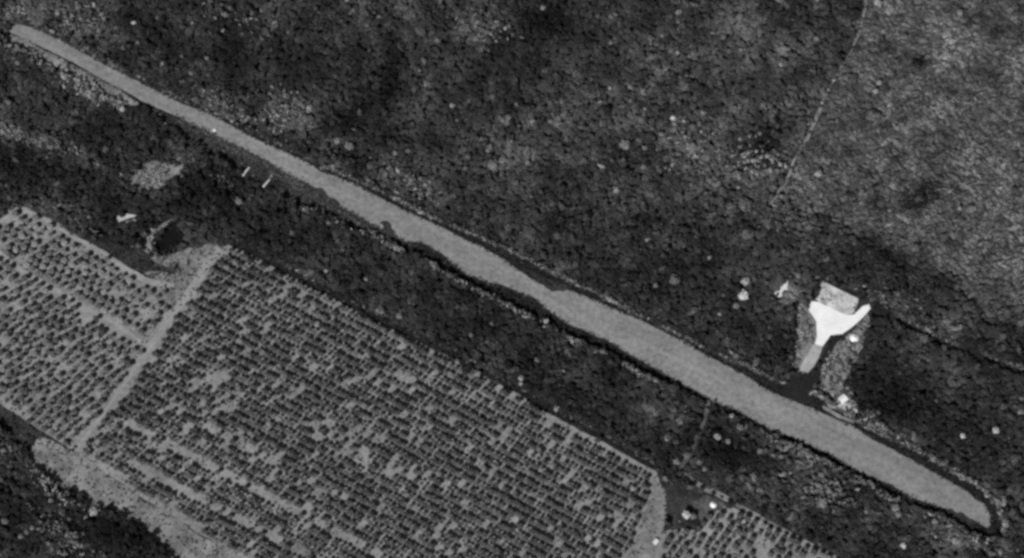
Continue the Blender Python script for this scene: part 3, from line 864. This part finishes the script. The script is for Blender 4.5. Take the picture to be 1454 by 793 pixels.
# ------------------------------------------------------------------ trees that stand out one by one
M_tree = tone_mat("pale_tree_leaves", 1.0, .15, .6, .35)
M_bark = flat_mat("tree_bark", .12)
def tree_proto(tone, seed, nleaf=150):
    V, sh = leaf_crown(nleaf, seed, flat=.75, size=(.13, .27))
    e = empty("broadleaf_tree", (0, 0, 0))
    c = build_quads("crown", V * 4.0 + np.array([0, 0, 8.0]), tone * sh, M_tree, e)
    r = np.random.default_rng(seed)
    vs, fs = [], []
    def limb(p, q, r0, r1, k=7):
        p, q = Vector(p), Vector(q)
        d = (q - p).normalized(); s_ = d.orthogonal().normalized(); t_ = d.cross(s_)
        b0 = len(vs)
        for c_, rr in ((p, r0), (q, r1)):
            for a in range(k): vs.append(tuple(c_ + s_ * rr * math.cos(2 * PI * a / k) + t_ * rr * math.sin(2 * PI * a / k)))
        for a in range(k): fs.append((b0 + a, b0 + (a + 1) % k, b0 + k + (a + 1) % k, b0 + k + a))
        fs.append(tuple(b0 + k + a for a in range(k)))
    limb((0, 0, 0), (.1, .05, 4.6), .34, .22)
    for a in range(5):
        an = 2 * PI * a / 5 + r.uniform(-.3, .3)
        limb((.1, .05, 4.3), (2.4 * math.cos(an), 2.4 * math.sin(an), r.uniform(7.2, 9.4)), .16, .05)
    t = mesh_obj("trunk", vs, fs, M_bark, e)
    return (e, [c, t])
TONES = [.11, .18, .28, .45]
protoT, usedT = [], []
for ti, tv in enumerate(TONES):
    for k in range(3):
        protoT.append(tree_proto(tv, 500 + ti * 10 + k)); usedT.append(False)

def tree(x, y, rpx, ti, label, group=None, H=None, cat="tree"):
    sc_ = S(y)
    r_ = rpx * sc_
    H = H or float(np.clip(5.5 + r_ * 1.0, 5, 13))
    sx = r_ / 4.0; sz = H / 11.0
    X, Y = G(x, y, H * .8)
    q = place(protoT, usedT, ti * 3 + random.randrange(3), (float(X), float(Y), 0), random.uniform(0, 6.28), (sx, sx, sz))
    tag(q, label, cat, group)
    return q

# small pale crowns in the thicket by the footpath
g = "pale trees of the dark thicket beside the thin path"
for x_, y_ in [(1064.6, 193.7), (1078.5, 189), (1051, 197), (1085, 210), (1063, 216), (1089, 220.5), (1097, 217), (1105, 219), (1080, 223), (1097, 229), (1109, 234), (1088, 242.6),
               (1094, 241), (1104, 242), (1076.6, 236), (1084, 248), (1068, 244), (1049.5, 253), (1050, 209), (1070, 254), (1075, 247), (1062, 228), (1070, 228)]:
    tree(x_, y_, random.uniform(2.6, 3.6), random.choice([1, 2, 2]), "small pale tree in the dark thicket left of the thin path", g)
g = "pale trees scattered in the forest north of the strip"
for x_, y_, r_, t_ in [(621, 57, 4, 1), (674, 55, 5, 1), (643, 150, 4, 2), (649, 171, 3, 1), (561, 217, 3.5, 1), (597, 254, 3, 1), (604, 263, 3.5, 2), (664, 222, 4, 0),
                       (699, 137, 4, 0), (721, 167, 5, 1), (539, 24, 3.5, 1), (867, 61, 3, 1), (962, 74, 3.2, 2), (941, 50, 3.2, 1), (895, 123, 3.5, 1), (866, 125, 3, 2), (895, 143, 3, 1),
                       (781, 172, 4, 1), (785, 162, 3, 1), (805, 197, 3.5, 1), (913, 236, 4.5, 1), (973, 237, 4, 1), (868, 23, 4, 0), (771, 10, 4.5, 1), (735, 147, 4, 1),
                       (1008, 256, 4, 1), (1022, 226, 3.5, 1), (1015, 234, 3.5, 1), (931, 406, 4, 1), (921, 341, 4, 2), (1007, 366, 3.4, 2), (1022, 446, 3.5, 2), (866, 426, 4, 2),
                       (958, 397, 7, 0), (1061, 332, 9, 0), (1058, 289, 10, 0), (1090, 314, 5, 0), (1072, 303, 4, 1), (713, 247, 4, 0), (1003, 275, 4, 0), (936, 243, 5, 0)]:
    tree(x_, y_, r_, t_, "pale tree standing among darker jungle north of the airstrip", g)
g = "pale trees in the cluster right of centre"
for x_, y_, r_, t_ in [(916, 155, 3, 2), (956, 167, 4, 3), (946, 175, 3.6, 2), (958, 176, 3, 2), (971, 172, 3, 2), (914, 163, 2.6, 1), (940, 190, 4, 1), (916, 210, 4, 1), (988, 222, 4, 2), (997, 232, 3.4, 2), (976, 237, 3, 2)]:
    tree(x_, y_, r_, t_, "small bright tree of the loose cluster in the northern forest", g)
g = "bright trees at the northwest end"
for x_, y_, r_, t_ in [(190, 32, 3.4, 3), (97, 32, 4.5, 2), (140, 43, 4, 1), (195, 60, 3, 1), (230, 90, 4, 2), (258, 80, 3, 1), (293, 82, 4, 1), (175, 68, 3, 1), (245, 133, 3, 1),
                       (197, 108, 3.5, 1), (82, 18, 4, 1), (112, 10, 4, 1), (320, 20, 4, 1), (270, 104, 4, 1)]:
    tree(x_, y_, r_, t_, "bright tree in dark jungle beside the narrow end of the airstrip", g)
g = "bright trees of the dark wood at the lower left corner"
for x_, y_, r_, t_ in [(52, 669, 5, 1), (60, 685, 4, 2), (65, 693, 2.8, 3), (76, 696, 3, 3), (93, 709, 3.2, 2), (104, 713, 4, 3), (122, 736, 3.5, 2), (114, 758, 3.2, 1), (41, 724, 3, 2), (12, 664, 3, 1),
                       (91, 786, 5, 2), (85, 784, 4, 1), (117, 776, 3, 1), (116, 788, 3.2, 2), (69, 773, 4, 2), (46, 749, 4, 1), (8, 740, 5, 1), (74, 780, 4, 1), (30, 762, 4, 1), (38, 756, 4, 1), (57, 742, 4, 0), (112, 717, 3, 1)]:
    tree(x_, y_, r_, t_, "bright tree in the black wood below the plantation's left corner", g)
g = "pale trees between the strip and the plantation"
for x_, y_, r_, t_ in [(519, 396, 3.4, 1), (467, 316, 4, 1), (567, 449, 4.5, 1), (574, 452, 4, 0), (650, 436, 3, 0), (562, 352, 4, 2), (612, 374, 4, 2), (722, 434, 4, 2), (811, 481, 3.5, 2), (765, 462, 3.5, 1), (763, 511, 3.5, 1),
                       (740, 537, 4.5, 2), (740, 545, 3.5, 2), (790, 581, 4.5, 2), (921, 536, 4, 1), (948, 622, 5, 1), (960, 628, 4, 0), (415, 330, 4, 0), (340, 286, 5, 1)]:
    tree(x_, y_, r_, t_, "pale tree on the dark belt between airstrip and plantation", g)
g = "pale trees at the southeast corner"
for x_, y_, r_, t_ in [(1283, 775, 5, 3), (1272, 722, 6, 1), (1275, 730, 5, 1), (1167, 674, 4.5, 1), (1193, 666, 3.4, 2), (1168, 715, 7, 1), (1039, 591, 3.6, 2), (1019, 621, 5, 2), (1034, 627, 4, 1), (993, 656, 4, 1), (1001, 666, 4, 1),
                       (975, 647, 5, 1), (961, 656, 5, 1), (1069, 679, 6, 1), (1079, 641, 4, 1), (1056, 741, 3, 3), (945, 680, 4, 1), (1052, 607, 5, 1), (1088, 640, 4, 0), (1120, 655, 4, 0)]:
    tree(x_, y_, r_, t_, "pale tree in mixed bush below the airstrip's wide end", g)
g = "pale trees in the dark wood right of the clearing"
for x_, y_, r_, t_ in [(1298, 622, 4, 2), (1325, 652, 4, 2), (1203, 551, 3, 2), (1330, 569, 3, 0), (1450, 585, 5, 1), (1418, 722, 4, 2), (1428, 745, 5, 2), (1209, 558, 3, 1)]:
    tree(x_, y_, r_, t_, "pale tree on the dark woodland right of the clearing", g)
g = "isolated trees on the rough grassland"
for x_, y_, r_, t_ in [(1363, 18, 5, 1), (1285, 52, 4, 0), (1363, 296, 3.4, 2), (1300, 352, 6, 0), (1238, 160, 5, 0), (1247, 163, 4, 0)]:
    tree(x_, y_, r_, t_, "pale tree standing out on the rough grassland at upper right", g)

# the ones that can be told apart
tree(1055, 420, 8.5, 3, "largest bright crown of the group left of the white clearing", H=10)
tree(1060, 399, 6.5, 2, "ring shaped pale crown just above the largest bright tree")
tree(1046, 434, 5, 1, "pale tree touching the lower left of the largest bright tree")
tree(700, 235, 8, 1, "broad round pale tree above the middle of the airstrip")
tree(497, 207, 6.5, 1, "broad pale tree beside the dark gully above the airstrip")
tree(479, 200, 5.5, 1, "pale arched tree crown left of its twin beside the dark gully")
tree(888, 205, 8, 1, "wide dim grey tree below the loose bright cluster")
tree(983, 208, 8, 1, "wide grey tree at the right of the loose bright cluster")
tree(1248, 117, 4, 2, "upper of two bright trees on the rough grassland")
tree(1243, 129, 4, 2, "lower of two bright trees on the rough grassland")
tree(1163, 246, 5.5, 2, "bright oblong tree right of the thin pale path")
tree(1247, 3, 7, 2, "pale tree at the top end of the thin path")
tree(1367, 619, 4.5, 3, "very bright small tree in dark woodland above the strip's end")
tree(1414, 612, 5.5, 3, "bright round tree in dark woodland near the right edge")
tree(1358, 769, 6, 2, "flat bright bush below the rounded end of the airstrip")
tree(133, 725, 7, 2, "bright bush where bare ground meets the black wood")
tree(975, 732, 6.5, 3, "brilliant white tree crown on dark ground above the small palm block")
tree(984, 733, 4.5, 1, "grey bush against the right side of the brilliant white tree")
tree(92, 108, 5, 2, "bright ring shaped bush on the pale bank beside the narrow strip end")
tree(173, 155, 4, 3, "brightest bush of the stony bank below the narrow strip end")

# ------------------------------------------------------------------ huts, sheds, logs, marker
M_white = flat_mat("whitewashed_roof_sheet", .75)
M_wall = flat_mat("weathered_wall_boards", .3)
M_darkd = flat_mat("dark_doorway", .02)
M_log = flat_mat("bleached_timber", .6)

def round_hut(x, y, rpx, label):
    X, Y = G(x, y, 3.0)
    R_ = rpx * S(y)
    e = empty("round_hut", (float(X), float(Y), 0), .6)
    k = 28
    def ring(r, z): return [(r * math.cos(2 * PI * a / k), r * math.sin(2 * PI * a / k), z) for a in range(k)]
    def lathe(prof, name, mat, smooth=True):
        vs, fs = [], []
        for r, z in prof: vs += ring(r, z)
        for j in range(len(prof) - 1):
            for a in range(k): fs.append((j * k + a, j * k + (a + 1) % k, (j + 1) * k + (a + 1) % k, (j + 1) * k + a))
        fs.append(tuple(range((len(prof) - 1) * k, len(prof) * k)))
        return mesh_obj(name, vs, fs, mat, e, False)
    lathe([(R_ * .8, 0), (R_ * .8, 2.4)], "wall", M_wall)
    lathe([(R_ * .78, 2.35), (R_, 2.1), (R_ * 1.0, 2.3), (R_ * .55, 3.4), (R_ * .12, 4.3)], "roof", M_white)
    lathe([(R_ * .16, 4.25), (R_ * .14, 4.55), (.04, 4.8)], "roof_cap", M_white)
    w = .55
    a0 = -PI / 2
    vs = []
    for s_ in (-w, w):
        for z in (0.0, 1.9):
            for rr in (R_ * .74, R_ * .83): vs.append((s_, -rr, z))
    mesh_obj("door", vs, [(0, 1, 3, 2), (4, 6, 7, 5), (1, 5, 7, 3), (0, 2, 6, 4), (2, 3, 7, 6), (0, 4, 5, 1)], M_darkd, e)
    tag(e, label, "hut")
    return e

def box(x0, x1, y0, y1, z0, z1):
    v = [(x0, y0, z0), (x1, y0, z0), (x1, y1, z0), (x0, y1, z0), (x0, y0, z1), (x1, y0, z1), (x1, y1, z1), (x0, y1, z1)]
    return v, [(0, 3, 2, 1), (4, 5, 6, 7), (0, 1, 5, 4), (1, 2, 6, 5), (2, 3, 7, 6), (3, 0, 4, 7)]

def shed(x, y, L, Wd, rz, label, wall_h=2.4, pitch=1.2):
    X, Y = G(x, y, wall_h)
    e = empty("shed", (float(X), float(Y), 0), rz)
    v, f = box(-L / 2, L / 2, -Wd / 2, Wd / 2, 0, wall_h)
    v += [(-L / 2, 0, wall_h + pitch), (L / 2, 0, wall_h + pitch)]
    f = [q for q in f if q != (4, 5, 6, 7)] + [(4, 7, 8), (5, 9, 6), (4, 8, 9, 5), (7, 6, 9, 8)]
    mesh_obj("wall", v, f, M_wall, e)
    ov = .45; t = .12
    rv, rf = [], []
    for s_ in (-1, 1):
        b0 = len(rv)
        zo = wall_h - ov * pitch / (Wd / 2) + .05
        for xx_ in (-L / 2 - ov, L / 2 + ov):
            for (yy_, zz_) in ((s_ * (Wd / 2 + ov), zo), (0.0, wall_h + pitch + .05), (0.0, wall_h + pitch + .05 + t), (s_ * (Wd / 2 + ov), zo + t)):
                rv.append((xx_, yy_, zz_))
        q = [(0, 1, 2, 3), (7, 6, 5, 4), (0, 4, 5, 1), (3, 2, 6, 7), (0, 3, 7, 4)]
        rf += [tuple(b0 + i for i in w_) for w_ in q]
    mesh_obj("roof", rv, rf, M_white, e)
    v, f = box(-.5, .5, -Wd / 2 - .05, -Wd / 2 + .05, 0, 1.95)
    mesh_obj("door", v, f, M_darkd, e)
    tag(e, label, "shed")
    return e

round_hut(1213, 480, 6.2, "round white roofed hut on scrub right of the white yard")
round_hut(1013, 717, 4.8, "round white roofed hut beside the pale track above the small palm block")
shed(1197, 567, 7.0, 6.0, .7, "white roofed shed beside the airstrip below the clearing")
shed(931, 770, 4.6, 3.2, .9, "small white roofed shed alone on the bare track")

def log(x0, y0, x1, y1, rad, label):
    A = G(x0, y0, .5); B = G(x1, y1, .5)
    dx, dy = float(B[0] - A[0]), float(B[1] - A[1])
    L = math.hypot(dx, dy)
    k = 10; vs, fs = [], []
    prof = [(0, .8), (.06, 1.15), (.15, 1.0), (.5, .9), (.85, .75), (1.0, .6)]
    for t, q in prof:
        off = .12 * math.sin(t * 5)
        for a in range(k): vs.append((t * L, off + rad * q * math.cos(2 * PI * a / k), rad + rad * q * math.sin(2 * PI * a / k)))
    for j in range(len(prof) - 1):
        for a in range(k): fs.append((j * k + a, j * k + (a + 1) % k, (j + 1) * k + (a + 1) % k, (j + 1) * k + a))
    fs.append(tuple(range(k))[::-1]); fs.append(tuple(range((len(prof) - 1) * k, len(prof) * k)))
    o = mesh_obj("fallen_log", vs, fs, M_log)
    o.location = (float(A[0]), float(A[1]), 0.1); o.rotation_euler = (0, 0, math.atan2(dy, dx))
    tag(o, label, "log")
log(345, 250, 354, 238, 1.05, "left of two short pale logs in dark grass below the airstrip")
log(374, 266, 383, 255, 1.0, "right of two short pale logs in dark grass below the airstrip")

# white marker on the strip: a low tent of two boards on a frame
X, Y = G(304, 185, .5)
e = empty("airstrip_marker", (float(X), float(Y), .55), .5)
for s_ in (-1, 1):
    vs = []
    for xx_ in (-1.5, 1.5):
        for yy_, zz_ in ((s_ * 1.3, 0), (0.02 * s_, 1.1), (0.02 * s_, 1.2), (s_ * 1.42, 0)): vs.append((xx_, yy_, zz_))
    mesh_obj("board", vs, [(0, 1, 2, 3), (7, 6, 5, 4), (0, 4, 5, 1), (3, 2, 6, 7), (0, 3, 7, 4), (1, 5, 6, 2)], M_white, e)
v, f = box(-1.6, 1.6, -.06, .06, 1.21, 1.33)
mesh_obj("ridge_beam", v, f, M_log, e)
tag(e, "small white marker on the narrow part of the airstrip", "marker")

# ------------------------------------------------------------------ light
AZ = math.radians(180 + 31)           # where the sun stands: south, a little west
EL = math.radians(43)
sd = Vector((math.sin(AZ) * math.cos(EL), math.cos(AZ) * math.cos(EL), math.sin(EL)))
ld = bpy.data.lights.new("sun", 'SUN'); ld.energy = 4.4; ld.angle = math.radians(.5); ld.color = (1, 1, 1)
lo = bpy.data.objects.new("sun", ld); COL.objects.link(lo)
lo.rotation_euler = (-sd).to_track_quat('-Z', 'Y').to_euler()
lo.location = (0, -500, 900)
w = bpy.data.worlds.new("World"); scene.world = w; w.use_nodes = True
nt = w.node_tree
bg = nt.nodes["Background"]
sky = nt.nodes.new("ShaderNodeTexSky"); sky.sky_type = 'NISHITA'; sky.sun_disc = False
sky.sun_elevation = EL; sky.sun_rotation = AZ
bw = nt.nodes.new("ShaderNodeRGBToBW")    # panchromatic film: the sky lights in grey
nt.links.new(sky.outputs[0], bw.inputs[0]); nt.links.new(bw.outputs[0], bg.inputs[0])
bg.inputs[1].default_value = .05

# ------------------------------------------------------------------ film
scene.render.engine = 'CYCLES'
vs_ = scene.view_settings
vs_.view_transform = 'Standard'; vs_.look = 'None'; vs_.gamma = 1.0; vs_.exposure = 0.0; vs_.use_curve_mapping = False
cy = scene.cycles
cy.max_bounces = 3; cy.diffuse_bounces = 2; cy.glossy_bounces = 1; cy.transmission_bounces = 0
cy.use_denoising = False
cy.pixel_filter_type = 'BLACKMAN_HARRIS'
cy.sample_clamp_direct = 6.0
cy.sample_clamp_indirect = 3.0
cy.filter_width = 3.3                     # the soft definition of an old survey lens
